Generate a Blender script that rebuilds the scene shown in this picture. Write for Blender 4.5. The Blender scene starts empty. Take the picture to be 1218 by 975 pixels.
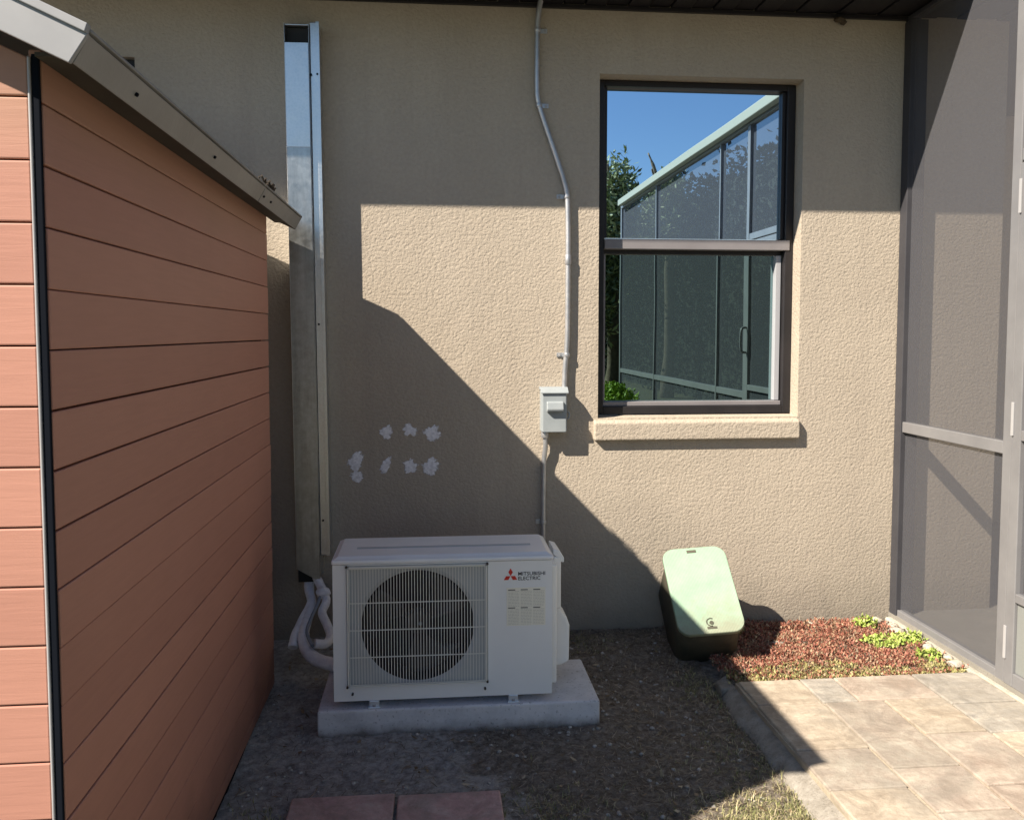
import bpy, bmesh, math, random
from mathutils import Vector, Matrix, noise
random.seed(7)
S = bpy.context.scene
COL = S.collection

# ------------------------------------------------------------------ camera
cam_d = bpy.data.cameras.new('camera'); cam = bpy.data.objects.new('camera', cam_d); COL.objects.link(cam)
PSI, TH = math.radians(5.36), math.radians(3.434)
cam.location = (0, -3.9, 1.466)
fwd = Vector((math.sin(PSI)*math.cos(TH), math.cos(PSI)*math.cos(TH), -math.sin(TH)))
cam.rotation_euler = fwd.to_track_quat('-Z', 'Y').to_euler()
cam_d.sensor_width = 36; cam_d.lens = 36*1000/1218; cam_d.shift_y = -32.5/1218
cam_d.clip_start = .05; cam_d.clip_end = 2000
S.camera = cam

# ------------------------------------------------------------------ light
LD = Vector((1.64, 1.0, -1.70))                    # direction the sunlight travels
w = bpy.data.worlds.new('World'); S.world = w; w.use_nodes = True
nt = w.node_tree; bg = nt.nodes['Background']
sky = nt.nodes.new('ShaderNodeTexSky'); sky.sky_type = 'NISHITA'; sky.sun_disc = False
sky.sun_elevation = math.asin(-LD.normalized().z); sky.sun_rotation = math.atan2(-LD.x, -LD.y)
sky.air_density = 1.0; sky.dust_density = 0.0; sky.ozone_density = 2.5
nt.links.new(sky.outputs[0], bg.inputs[0]); bg.inputs[1].default_value = .05
sd = bpy.data.lights.new('sun', 'SUN'); sd.energy = 5.0; sd.angle = math.radians(.5); sd.color = (1, .885, .74)
so = bpy.data.objects.new('sun', sd); COL.objects.link(so); so.location = (-5, -5, 8)
so.rotation_euler = LD.to_track_quat('-Z', 'Y').to_euler()
S.view_settings.view_transform = 'Standard'; S.view_settings.look = 'None'
S.view_settings.exposure = 1.2; S.view_settings.gamma = 1
S.cycles.max_bounces = 8; S.cycles.transparent_max_bounces = 12

# ------------------------------------------------------------------ materials
class MT:
    def __init__(s, name, col=(.5,.5,.5), rough=.7, metal=0., spec=.5, ior=1.45):
        s.m = bpy.data.materials.new(name); s.m.use_nodes = True; s.t = s.m.node_tree; s.N = s.t.nodes; s.L = s.t.links
        s.b = s.N['Principled BSDF']; s.out = s.N['Material Output']
        s.b.inputs['Base Color'].default_value = (*col, 1); s.b.inputs['Roughness'].default_value = rough
        s.b.inputs['Metallic'].default_value = metal; s.b.inputs['Specular IOR Level'].default_value = spec
        s.b.inputs['IOR'].default_value = ior; s.h = None; s.tc = s.N.new('ShaderNodeTexCoord')
        s.vec = s.tc.outputs['Object']
    def world(s):
        g = s.N.new('ShaderNodeNewGeometry'); s.vec = g.outputs['Position']; return s
    def scale(s, x, y, z):
        m = s.N.new('ShaderNodeMapping'); m.inputs['Scale'].default_value = (x, y, z); s.L.new(s.vec, m.inputs[0]); return m.outputs[0]
    def noise(s, sc, det=4, rough=.55, vec=None, dist=0):
        n = s.N.new('ShaderNodeTexNoise'); n.inputs['Scale'].default_value = sc; n.inputs['Detail'].default_value = det
        n.inputs['Roughness'].default_value = rough; n.inputs['Distortion'].default_value = dist
        s.L.new(vec or s.vec, n.inputs['Vector']); return n.outputs['Fac']
    def vor(s, sc, vec=None, feat='F1', smooth=False):
        n = s.N.new('ShaderNodeTexVoronoi'); n.feature = 'SMOOTH_F1' if smooth else feat; n.inputs['Scale'].default_value = sc
        s.L.new(vec or s.vec, n.inputs['Vector']); return n.outputs['Distance']
    def ramp(s, fac, stops):
        r = s.N.new('ShaderNodeValToRGB'); e = r.color_ramp.elements
        while len(e) < len(stops): e.new(.5)
        for el, (p, c) in zip(e, stops):
            el.position = p; el.color = (c, c, c, 1) if isinstance(c, (int, float)) else (*c, 1)
        s.L.new(fac, r.inputs[0]); return r.outputs[0]
    def mix(s, fac, a, b, mode='MIX'):
        m = s.N.new('ShaderNodeMix'); m.data_type = 'RGBA'; m.blend_type = mode
        for k, v in ((0, fac), (6, a), (7, b)):
            sock = m.inputs[k]
            if isinstance(v, (int, float)): sock.default_value = v if k == 0 else (v, v, v, 1)
            elif isinstance(v, tuple): sock.default_value = (*v, 1)
            else: s.L.new(v, sock)
        return m.outputs[2]
    def math(s, op, a, b=0):
        m = s.N.new('ShaderNodeMath'); m.operation = op
        for k, v in ((0, a), (1, b)):
            if isinstance(v, (int, float)): m.inputs[k].default_value = v
            else: s.L.new(v, m.inputs[k])
        return m.outputs[0]
    def xyz(s, vec=None):
        n = s.N.new('ShaderNodeSeparateXYZ'); s.L.new(vec or s.vec, n.inputs[0]); return n.outputs
    def color(s, c): s.L.new(c, s.b.inputs['Base Color']); return s
    def roughn(s, c): s.L.new(c, s.b.inputs['Roughness']); return s
    def bump(s, h, dist=.003, strength=1):
        n = s.N.new('ShaderNodeBump'); n.inputs['Distance'].default_value = dist; n.inputs['Strength'].default_value = strength
        s.L.new(h, n.inputs['Height'])
        if s.h: s.L.new(s.h, n.inputs['Normal'])
        s.h = n.outputs[0]; s.L.new(s.h, s.b.inputs['Normal']); return s
    def island(s):
        g = s.N.new('ShaderNodeNewGeometry'); return g.outputs['Random Per Island']

def mottled(name, c, c2, sc=3, rough=.7, metal=0, bump=0, bsc=60, spec=.5, lo=.35, hi=.65, det=5):
    m = MT(name, c, rough, metal, spec).world()
    m.color(m.ramp(m.noise(sc, det, .6), [(lo, c), (hi, c2)]))
    if bump: m.bump(m.noise(bsc, 4), bump)
    return m.m

# stucco: knockdown texture, weather stain low down
def stucco():
    m = MT('stucco', rough=.95, spec=.2).world()
    base = m.ramp(m.noise(1.3, 5, .6), [(.3, (.395, .346, .283)), (.7, (.452, .399, .328))])
    base = m.mix(m.ramp(m.noise(.55, 6, .65, m.scale(1, 1, .45), .8), [(.42, 0.0), (.62, .30)]), base, (.36, .308, .242))
    streak = m.ramp(m.noise(1, 5, .65, m.scale(9, 9, .5)), [(.5, 0.0), (.72, .28)])
    base = m.mix(streak, base, (.335, .29, .24))
    fine = m.ramp(m.noise(60, 3), [(.3, .93), (.7, 1.04)])
    c = m.mix(1.0, base, fine, 'MULTIPLY')
    z = m.xyz()[2]
    zz = m.math('ADD', z, m.math('MULTIPLY', m.noise(2.5, 4, .6), .5))
    dirt = m.ramp(zz, [(.28, .9), (.50, .38), (1.0, 0.0)])
    c = m.mix(dirt, c, (.235, .21, .175))
    # a few rusty specks
    sp = m.ramp(m.noise(9, 2), [(.79, 0.0), (.80, 1.0)])
    c = m.mix(sp, c, (.2, .12, .07))
    m.color(c)
    v = m.scale(1, 1, 1.15)
    warp = m.noise(70, 3, .55, v, .25)
    blob = m.ramp(warp, [(.34, 0.0), (.5, .6), (.68, 1.0)])
    m.bump(m.noise(11, 4, .6), .006, .5); m.bump(blob, .0022, .75); m.bump(m.noise(190, 3, .6), .0012, .7)
    return m.m
STUCCO = stucco()

def plank_mat(name, c):
    m = MT(name, rough=.55, spec=.35).world()
    g = m.noise(1, 4, .6, m.scale(6, 6, 90), .5)
    big = m.noise(2.2, 3)
    col = m.mix(m.ramp(g, [(.35, 0.0), (.7, .25)]), c, tuple(x*.72 for x in c))
    col = m.mix(m.ramp(big, [(.35, 0.0), (.7, .22)]), col, tuple(min(1, x*1.25) for x in c))
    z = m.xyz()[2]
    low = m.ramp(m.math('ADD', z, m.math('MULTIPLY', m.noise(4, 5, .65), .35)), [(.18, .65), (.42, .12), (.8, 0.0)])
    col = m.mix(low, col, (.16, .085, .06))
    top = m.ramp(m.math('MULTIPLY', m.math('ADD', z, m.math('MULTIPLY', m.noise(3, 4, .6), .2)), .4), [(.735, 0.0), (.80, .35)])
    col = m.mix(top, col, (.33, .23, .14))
    m.color(col); m.bump(g, .0008, .7); m.bump(m.noise(3, 2), .004, .4); return m.m
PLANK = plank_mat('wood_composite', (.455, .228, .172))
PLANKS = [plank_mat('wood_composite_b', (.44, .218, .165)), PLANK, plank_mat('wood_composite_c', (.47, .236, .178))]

ROOFMETAL = mottled('fascia_metal', (.22, .22, .22), (.27, .27, .27), 5, .5, 0, .0005, 90, .4)
DARKTRIM = MT('dark_rubber_trim', (.006, .008, .013), .9, 0, .1).m
LIGHTTRIM = mottled('light_corner_trim', (.33, .33, .34), (.40, .40, .41), 8, .5)
BRONZE = mottled('dark_bronze_aluminium', (.018, .017, .019), (.024, .022, .024), 6, .4, 0, 0, 60, .35)
WINRAIL = mottled('bronze_window_rail', (.19, .18, .19), (.22, .21, .22), 6, .4, 0, 0, 60, .5)
WINLIGHT = MT('screen_channel', (.34, .35, .38), .4).m
SOFFIT = mottled('brown_soffit', (.010, .009, .012), (.014, .012, .015), 8, .6)
def galv():
    m = MT('galvanised_steel', (.62, .64, .65), .32, 1.0).world()
    n = m.noise(1, 4, .6, m.scale(30, 30, 8)); v = m.vor(90)
    m.color(m.ramp(m.math('MULTIPLY', m.math('ADD', n, v), .6), [(.3, (.58, .61, .62)), (.75, (.66, .68, .69))]))
    m.roughn(m.ramp(v, [(.2, .30), (.8, .36)])); m.bump(m.noise(14, 3), .002, .5); return m.m
GALV = galv()
CONDUIT = mottled('galvanised_conduit', (.42, .44, .47), (.54, .55, .57), 20, .42, .75)
BOXGREY = mottled('grey_painted_steel', (.27, .305, .325), (.31, .345, .365), 10, .4)
ACWHITE = mottled('ivory_coated_steel', (.84, .86, .86), (.87, .89, .89), 4, .38, 0, 0)
ACLID = mottled('ivory_lid_steel', (.80, .83, .86), (.86, .88, .90), 9, .28, 0, .0004, 30)
WIRE = MT('grille_wire', (.80, .80, .74), .4).m
BLACKIN = MT('dark_interior', (.012, .012, .013), .6).m  # near black, also used in place of shade inside openings
FAN = MT('fan_plastic', (.045, .042, .042), .45).m
COIL = MT('condenser_fins', (.02, .018, .018), .6).m
def concrete(name, a, b, bump=.002, sc=7):
    m = MT(name, rough=.9, spec=.2).world()
    c = m.ramp(m.noise(sc, 8, .65), [(.3, a), (.7, b)])
    sp = m.ramp(m.noise(130, 2), [(.62, 0.0), (.72, .5)])
    c = m.mix(sp, c, tuple(x*.45 for x in a)); m.color(c)
    m.bump(m.noise(90, 5, .7), bump); return m.m
def padmat():
    m = MT('pad_concrete', rough=.9, spec=.2).world()
    c = m.ramp(m.noise(6, 8, .7), [(.3, (.48, .49, .52)), (.5, (.62, .63, .66)), (.7, (.72, .72, .74))])
    c = m.mix(m.ramp(m.noise(90, 3), [(.60, 0.0), (.70, .6)]), c, (.2, .2, .2))
    z = m.math('ADD', m.xyz()[2], m.math('MULTIPLY', m.noise(9, 5, .7), .07))
    c = m.mix(m.ramp(z, [(.040, .85), (.062, .3), (.085, 0.0)]), c, (.12, .105, .09))
    m.color(c); m.bump(m.noise(60, 6, .7), .002); m.bump(m.noise(9, 3), .006, .5); return m.m
PADC = padmat()
EDGEC = concrete('edging_mortar', (.20, .18, .15), (.40, .375, .335), .008, 16)
SLABC = concrete('lanai_concrete', (.20, .19, .17), (.27, .255, .225), .001, 4)
def paver_mat(name, a, b, c2, k=.87):
    a, b, c2 = [tuple(v*k for v in q) for q in (a, b, c2)]
    m = MT(name, rough=.85, spec=.3).world()
    x = m.ramp(m.noise(6.5, 8, .72, None, .8), [(.36, tuple(v*.8 for v in a)), (.5, b), (.62, tuple(v*1.1 for v in c2))])
    x = m.mix(m.ramp(m.noise(2.6, 5, .7, None, 1.0), [(.45, 0.0), (.62, .55)]), x, (.245, .225, .195))
    y = m.noise(1, 4, .6, m.scale(14, 60, 30))
    x = m.mix(m.ramp(y, [(.4, 0.0), (.75, .3)]), x, tuple(v*.7 for v in a))
    sp = m.ramp(m.noise(170, 2), [(.66, 0.0), (.74, .55)])
    x = m.mix(sp, x, (.14, .115, .09))
    x = m.mix(m.ramp(m.noise(28, 5, .7), [(.35, .35), (.6, 0.0)]), x, (.22, .19, .15)); m.color(x)
    m.bump(m.noise(45, 6, .7), .0035, 1); m.bump(m.noise(9, 4, .6), .006, .5); return m.m
PAV = [paver_mat('paver_tan', (.40, .33, .255), (.50, .425, .335), (.56, .485, .39)),
       paver_mat('paver_grey', (.33, .31, .28), (.42, .39, .345), (.50, .455, .39)),
       paver_mat('paver_rose', (.41, .33, .27), (.48, .40, .335), (.53, .47, .39)),
       paver_mat('paver_dull', (.36, .30, .25), (.45, .385, .32), (.48, .44, .37))]
REDPAV = paver_mat('paver_red', (.56, .35, .33), (.62, .41, .385), (.62, .48, .45))
SAND = concrete('joint_sand', (.30, .26, .20), (.46, .40, .31), .003, 12)
def ground_mat():
    m = MT('soil', rough=1, spec=.1).world()
    n1 = m.noise(3.1, 7, .68, None, .4); n2 = m.noise(36, 8, .78); n3 = m.noise(160, 4, .8)
    x, y, z = m.xyz()
    soil = m.ramp(n2, [(.30, (.08, .068, .056)), (.46, (.20, .172, .145)), (.62, (.35, .315, .27)), (.8, (.5, .46, .41))])
    n4 = m.noise(15, 10, .8)
    pale = m.ramp(m.math('MULTIPLY', m.math('ADD', n2, n4), .5), [(.36, (.17, .155, .14)), (.47, (.36, .345, .325)), (.55, (.52, .505, .48)), (.66, (.70, .69, .67))])
    # pale builder's sand on the unit's shed side and in front of the pad
    side = m.math('ADD', m.math('MULTIPLY', x, -1.1), m.math('MULTIPLY', n1, 2.0))
    px_ = m.math('MULTIPLY', m.math('SUBTRACT', x, .10), 2.2); py_ = m.math('MULTIPLY', m.math('ADD', y, 1.24), 5.0)
    dd = m.math('ADD', m.math('SQRT', m.math('ADD', m.math('MULTIPLY', px_, px_), m.math('MULTIPLY', py_, py_))), m.math('MULTIPLY', m.noise(8, 6, .7), 1.3))
    c0 = m.mix(m.ramp(dd, [(.80, .9), (1.25/1.3, 0.0)]), soil, (.56, .54, .50)); soil = c0
    c = m.mix(m.ramp(side, [(.72, 0.0), (1.12, .9)]), soil, pale)
    far = m.ramp(m.math('MULTIPLY', y, -1), [(.0, 0.0), (.999, 0.0)])
    green = m.ramp(n1, [(.3, (.05, .06, .02)), (.7, (.09, .10, .045))])
    c = m.mix(m.ramp(m.math('ADD', m.math('MULTIPLY', y, -.1), -.2), [(0, 0.0), (.05, .8)]), c, green)
    m.color(c); m.bump(n2, .010, .9); m.bump(n3, .006, 1); return m.m
SOIL = ground_mat()
WRAP = mottled('white_pipe_wrap', (.70, .70, .74), (.84, .84, .87), 25, .45, 0, .006, 45)
CABLE = MT('grey_cable', (.22, .25, .30), .5).m
def lidmat():
    m = MT('pale_green_plastic', rough=.55, spec=.35)
    c = m.ramp(m.noise(9, 5, .6), [(.35, (.25, .38, .275)), (.65, (.30, .43, .32))])
    x, y, z = m.xyz()
    d = m.math('ADD', m.math('MULTIPLY', y, -2.2), m.math('MULTIPLY', m.noise(14, 6, .7), .9))
    c = m.mix(m.ramp(d, [(.55, 0.0), (.95, .6)]), c, (.24, .20, .15))
    c = m.mix(m.ramp(m.noise(60, 4, .7), [(.62, 0.0), (.72, .4)]), c, (.26, .25, .19))
    m.color(c)
    k = m.math('MULTIPLY', m.math('SINE', m.math('MULTIPLY', m.math('ADD', x, y), 500)), m.math('SINE', m.math('MULTIPLY', m.math('SUBTRACT', x, y), 500)))
    m.bump(k, .0009, .6); return m.m
GREENLID = lidmat()
DARKBOX = mottled('dark_green_box_plastic', (.05, .055, .04), (.10, .09, .065), 9, .6, 0, .002, 30)
ENCL = mottled('grey_bronze_aluminium', (.17, .17, .178), (.20, .20, .208), 5, .4, 0, 0, 60, .5)
ENCLKICK = mottled('grey_door_panel', (.20, .215, .205), (.225, .235, .23), 3, .5)
BEAM = MT('pale_gutter', (.34, .34, .27), .5).m
WALLCH = mottled('dark_wall_channel', (.045, .045, .052), (.055, .055, .062), 5, .55, 0, 0, 60, .25)  # dark channel tone; on the beam end it stands for shade
HINGE = MT('bright_hinge', (.36, .36, .37), .4).m
def spackle():
    m = MT('spackle', rough=.95, spec=.15).world()
    m.color(m.ramp(m.noise(70, 5, .7), [(.35, (.62, .62, .66)), (.6, (.88, .88, .92))])); m.bump(m.noise(80, 4), .002)
    a = m.N.new('ShaderNodeAttribute'); a.attribute_name = 'fade'
    f = m.math('ADD', a.outputs['Fac'], m.math('MULTIPLY', m.math('SUBTRACT', m.noise(85, 6, .75), .5), 1.5))
    m.L.new(m.ramp(f, [(.16, 0.0), (.34, 1.0)]), m.b.inputs['Alpha']); return m.m
SPACKLE = spackle()
STONE = concrete('white_stone', (.36, .335, .28), (.52, .485, .42), .004, 20)
def screen_mat():
    m = MT('insect_screen', (.15, .15, .155), .8, 0, .1)
    tr = m.N.new('ShaderNodeBsdfTransparent'); mx = m.N.new('ShaderNodeMixShader'); mx.inputs[0].default_value = .53
    df = m.N.new('ShaderNodeBsdfDiffuse'); df.inputs[0].default_value = (.112, .114, .128, 1)
    m.L.new(tr.outputs[0], mx.inputs[1]); m.L.new(df.outputs[0], mx.inputs[2]); m.L.new(mx.outputs[0], m.out.inputs[0]); return m.m
SCREEN = screen_mat()
def glass(nm, tint):
    m = MT(nm, (.006, .011, .011), .0, 0, .5, 3.4); m.b.inputs['Metallic'].default_value = 1; m.b.inputs['Base Color'].default_value = (*tint, 1); m.b.inputs['Roughness'].default_value = .004
    m.world(); m.bump(m.noise(2.2, 1), .0012, .25); return m.m
GLASS = glass('window_glass', (.58, .80, 1.0)); GLASSLOW = glass('lower_glass', (.25, .37, .38))  # upper tint puts extra sky blue into the mirror; lower is darker, greener
def leafmat(name, stops, rough=.55):
    m = MT(name, rough=rough, spec=.3); m.color(m.ramp(m.island(), stops))
    m.b.inputs['Subsurface Weight'].default_value = 0
    return m.m
L_RED = leafmat('red_leaves', [(0, (.13, .045, .03)), (.4, (.27, .095, .065)), (.7, (.36, .165, .115)), (.88, (.30, .22, .13)), (1, (.45, .33, .22))])
L_GREEN = leafmat('weed_leaves', [(0, (.20, .28, .05)), (.5, (.32, .42, .09)), (1, (.46, .50, .16))])
L_OLIVE = leafmat('olive_leaves', [(0, (.15, .15, .05)), (.5, (.30, .28, .11)), (1, (.42, .36, .18))])
L_GRASS = leafmat('grass_blades', [(0, (.10, .12, .045)), (.35, (.22, .235, .09)), (.65, (.38, .35, .18)), (1, (.50, .43, .28))])
L_STRAW = leafmat('dry_thatch', [(0, (.05, .038, .026)), (.45, (.13, .10, .07)), (.8, (.28, .23, .165)), (1, (.55, .47, .36))])
L_TREE = leafmat('tree_leaves', [(0, (.10, .13, .06)), (.5, (.28, .32, .14)), (1, (.5, .5, .28))])
L_HEDGE = leafmat('backdrop_leaves', [(0, (.007, .011, .008)), (1, (.010, .015, .010))], 1.0); L_HEDGE.node_tree.nodes['Principled BSDF'].inputs['Specular IOR Level'].default_value = 0
L_BUSH = leafmat('bush_leaves', [(0, (.14, .26, .02)), (1, (.34, .48, .06))])
BARK = mottled('bark', (.12, .09, .06), (.2, .16, .11), 9, .9, 0, .01, 20)

# ------------------------------------------------------------------ mesh helpers
class MB:
    def __init__(s): s.v = []; s.f = []; s.sm = []
    def box(s, x0, x1, y0, y1, z0, z1):
        k = len(s.v)
        s.v += [(x, y, z) for x in (x0, x1) for y in (y0, y1) for z in (z0, z1)]
        s.f += [tuple(k+i for i in q) for q in ((0,1,3,2),(4,6,7,5),(0,4,5,1),(2,3,7,6),(0,2,6,4),(1,5,7,3))]; return s
    def poly(s, pts, face=None):
        k = len(s.v); s.v += [tuple(p) for p in pts]; s.f.append(tuple(range(k, k+len(pts)))); return s
    def prism(s, pts, axis, a, b):
        """extrude a 2-D outline along axis from a to b"""
        def P(p, t): return {0: (t, p[0], p[1]), 1: (p[0], t, p[1]), 2: (p[0], p[1], t)}[axis]
        k = len(s.v); n = len(pts)
        s.v += [P(p, a) for p in pts]+[P(p, b) for p in pts]
        s.f += [tuple(k+i for i in range(n)), tuple(k+n+i for i in reversed(range(n)))]
        s.f += [(k+i, k+n+i, k+n+(i+1) % n, k+(i+1) % n) for i in range(n)]; return s
    def tube(s, pts, r, seg=10, sub=5, cap=True):
        P = [Vector(p) for p in pts]
        if len(P) > 2 and sub > 1:
            Q = []
            for i in range(len(P)-1):
                a, b, c, d = P[max(i-1, 0)], P[i], P[i+1], P[min(i+2, len(P)-1)]
                for j in range(sub):
                    t = j/sub
                    Q.append(.5*((2*b)+(c-a)*t+(2*a-5*b+4*c-d)*t*t+(3*b-a-3*c+d)*t**3))
            Q.append(P[-1]); P = Q
        k0 = len(s.v); up = Vector((.31, .2, .93))
        rs = r if isinstance(r, (list, tuple)) else [r]*len(P)
        if len(rs) != len(P): rs = [rs[min(int(i/(len(P)-1)*(len(rs)-1)+.5), len(rs)-1)] for i in range(len(P))]
        for i, p in enumerate(P):
            t = (P[min(i+1, len(P)-1)]-P[max(i-1, 0)]).normalized()
            a = t.cross(up)
            if a.length < .05: a = t.cross(Vector((1, 0, 0)))
            a.normalize(); b = t.cross(a).normalized()
            for j in range(seg):
                an = 2*math.pi*j/seg; q = p+rs[i]*(math.cos(an)*a+math.sin(an)*b); s.v.append(tuple(q))
        for i in range(len(P)-1):
            for j in range(seg):
                q = (k0+i*seg+j, k0+i*seg+(j+1) % seg, k0+(i+1)*seg+(j+1) % seg, k0+(i+1)*seg+j); s.sm.append(len(s.f)); s.f.append(q)
        if cap:
            s.f.append(tuple(k0+j for j in reversed(range(seg)))); s.f.append(tuple(k0+(len(P)-1)*seg+j for j in range(seg)))
        return s
    def ico(s, c, r, seed=0, amp=.15, sub=2, sq=(1, 1, 1)):
        bm = bmesh.new(); bmesh.ops.create_icosphere(bm, subdivisions=sub, radius=1)
        k = len(s.v)
        for v in bm.verts:
            n = 1+amp*noise.noise(v.co*1.7+Vector((seed*3.1, seed, 0)))*2
            s.v.append((c[0]+v.co.x*r*n*sq[0], c[1]+v.co.y*r*n*sq[1], c[2]+v.co.z*r*n*sq[2]))
        for f in bm.faces: s.sm.append(len(s.f)); s.f.append(tuple(k+v.index for v in f.verts))
        bm.free(); return s
    def build(s, name, mat, parent=None, bevel=0, seg=2, label=None, smooth=False, kind=None):
        me = bpy.data.meshes.new(name)
        off = Vector((0, 0, 0)) if parent is None or parent.get('_local') else origin(parent)
        me.from_pydata([tuple(Vector(v)-off) for v in s.v], [], s.f)
        me.materials.append(mat)
        bm = bmesh.new(); bm.from_mesh(me); bmesh.ops.recalc_face_normals(bm, faces=bm.faces); bm.to_mesh(me); bm.free()
        if smooth:
            for p in me.polygons: p.use_smooth = True
        else:
            for i in s.sm: me.polygons[i].use_smooth = True
        o = bpy.data.objects.new(name, me); COL.objects.link(o)
        if parent: o.parent = parent
        if bevel:
            b = o.modifiers.new('bevel', 'BEVEL'); b.width = bevel; b.segments = seg; b.limit_method = 'ANGLE'; b.angle_limit = math.radians(40)
        if label: o['label'] = label
        if kind: o['kind'] = kind
        return o
def origin(o):
    v = Vector(o.location)
    while o.parent: o = o.parent; v += Vector(o.location)
    return v
def tag(o, label=None, cat=None, group=None, kind=None):
    for k, v in (('label', label), ('category', cat), ('group', group), ('kind', kind)):
        if v: o[k] = v
    return o
def thing(name, label, cat, loc=(0, 0, 0), group=None):
    o = bpy.data.objects.new(name, None); o.empty_display_size = .1; COL.objects.link(o); o.location = loc
    return tag(o, label, cat, group)
def B(name, mat, parent, dims, bevel=.002, **k):
    return MB().box(*dims).build(name, mat, parent, bevel, **k)

# ------------------------------------------------------------------ ground
def gz(x, y):
    t = max(0, min(1, (y+1.0)/1.0)); z = .045*t*t*(3-2*t)
    if y > -2.6 and -3 < x < 3:
        z += .012*noise.noise(Vector((x*3, y*3, 0)))+.008*noise.noise(Vector((x*11, y*11, 3)))+.005*noise.noise(Vector((x*31, y*31, 5)))+.004*noise.noise(Vector((x*67, y*67, 9)))
    if x > 1.14: z -= .03*min(1, (x-1.14)/.06)
    return z
def lin(a, b, st):
    n = max(1, round((b-a)/st)); return [a+(b-a)*i/n for i in range(n+1)]
xs = [-900, -200, -60, -20, -8, -4, -2, -1.2]+lin(-.8, 1.3, .012)+lin(1.5, 2.6, .1)+[3.5, 6, 12, 40, 200, 900]
ys = [-900, -200, -60, -20, -8, -4, -3]+lin(-2.3, .02, .012)+[.3, 4, 40, 300, 900]
g = MB()
for y in ys:
    for x in xs: g.v.append((x, y, gz(x, y)))
nx = len(xs)
g.f = [(j*nx+i, j*nx+i+1, (j+1)*nx+i+1, (j+1)*nx+i) for j in range(len(ys)-1) for i in range(nx-1)]
tag(g.build('ground', SOIL, smooth=True), 'bare sandy soil with dry thatch around the concrete pad', kind='structure')

# ------------------------------------------------------------------ house
house = thing('house', 'beige stucco house wall with a dark framed window under a brown soffit', 'house', (0, 0, 0))
WX0, WX1, WZ0, WZ1 = .773, 1.752, 1.06, 2.655          # window opening
VX0, VX1, VZ0, VZ1 = -1.385, -1.295, 2.60, 2.668       # vent opening
X0, X1, ZB, ZT = -6.0, 2.77, -.15, 2.97
gx = sorted({X0, VX0, VX1, WX0, WX1, X1}); gzs = sorted({ZB, WZ0, VZ0, WZ1, VZ1, ZT})
m = MB()
def hole(a, b, c, d):
    cx, cz = (a+b)/2, (c+d)/2
    return (WX0 < cx < WX1 and WZ0 < cz < WZ1) or (VX0 < cx < VX1 and VZ0 < cz < VZ1)
for i in range(len(gx)-1):
    for j in range(len(gzs)-1):
        if not hole(gx[i], gx[i+1], gzs[j], gzs[j+1]):
            m.poly([(gx[i], 0, gzs[j]), (gx[i+1], 0, gzs[j]), (gx[i+1], 0, gzs[j+1]), (gx[i], 0, gzs[j+1])])
for (a, b, c, d, dep) in ((WX0, WX1, WZ0, WZ1, .20), (VX0, VX1, VZ0, VZ1, .06)):
    m.poly([(a, 0, c), (a, 0, d), (a, dep, d), (a, dep, c)]); m.poly([(b, 0, c), (b, dep, c), (b, dep, d), (b, 0, d)])
    m.poly([(a, 0, d), (b, 0, d), (b, dep, d), (a, dep, d)]); m.poly([(a, 0, c), (a, dep, c), (b, dep, c), (b, 0, c)])
m.poly([(X1, 0, ZB), (X1, 0, ZT), (X1, .25, ZT), (X1, .25, ZB)])
wall = m.build('wall', STUCCO, house)
me = wall.data; bm = bmesh.new(); bm.from_mesh(me); bmesh.ops.remove_doubles(bm, verts=bm.verts, dist=1e-5)
bmesh.ops.recalc_face_normals(bm, faces=bm.faces)
f0 = max(bm.faces, key=lambda f: f.calc_area())
if f0.normal.y > 0: bmesh.ops.reverse_faces(bm, faces=bm.faces)
bm.to_mesh(me); bm.free()
bv = wall.modifiers.new('bevel', 'BEVEL'); bv.width = .012; bv.segments = 3; bv.limit_method = 'ANGLE'
B('vent_shade_plate', BLACKIN, house, (VX0+.003, VX1-.003, .03, .05, VZ0+.003, VZ1-.003), .001)  # black plate in the open vent hole, standing in for its shade
B('base_footing', EDGEC, house, (-6, 2.25, -.008, .1, -.2, .028), .004)
# window
win = MB().box(WX0+.002, WX0+.042, .085, .18, WZ0+.01, WZ1-.002).box(WX1-.042, WX1-.002, .085, .18, WZ0+.01, WZ1-.002)\
    .box(WX0+.042, WX1-.042, .085, .18, WZ1-.030, WZ1-.002).box(WX0+.042, WX1-.042, .085, .18, WZ0+.01, WZ0+.047).build('window', BRONZE, house, .003)
B('meeting_rail', WINRAIL, win, (WX0+.044, WX1-.02, .080, .15, 1.862, 1.911), .003)
B('lower_rail', BRONZE, win, (WX0+.044, WX1-.044, .125, .165, 1.842, 1.866), .002)
B('upper_stile', BRONZE, win, (WX1-.060, WX1-.043, .105, .16, 1.917, WZ1-.032), .002)
B('upper_stile', BRONZE, win, (WX0+.043, WX0+.058, .105, .16, 1.917, WZ1-.032), .002)
B('bottom_rail', WINRAIL, win, (WX0+.044, WX1-.044, .10, .17, WZ0+.048, WZ0+.068), .002)
B('screen_channel', WINLIGHT, win, (WX1-.074, WX1-.048, .115, .165, WZ0+.07, 1.84), .002)
B('lower_stile', WINRAIL, win, (WX0+.044, WX0+.056, .115, .165, WZ0+.07, 1.84), .002)
B('upper_pane', GLASS, win, (WX0+.059, WX1-.061, .128, .134, 1.918, WZ1-.033), 0)
B('lower_pane', GLASSLOW, win, (WX0+.057, WX1-.075, .148, .154, WZ0+.069, 1.841), 0)
MB().prism([(-.034, .957), (-.034, 1.040), (-.020, 1.050), (.10, 1.066), (.10, .957)], 0, WX0-.022, WX1+.0).build('sill', STUCCO, win, .008, 3)
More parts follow.
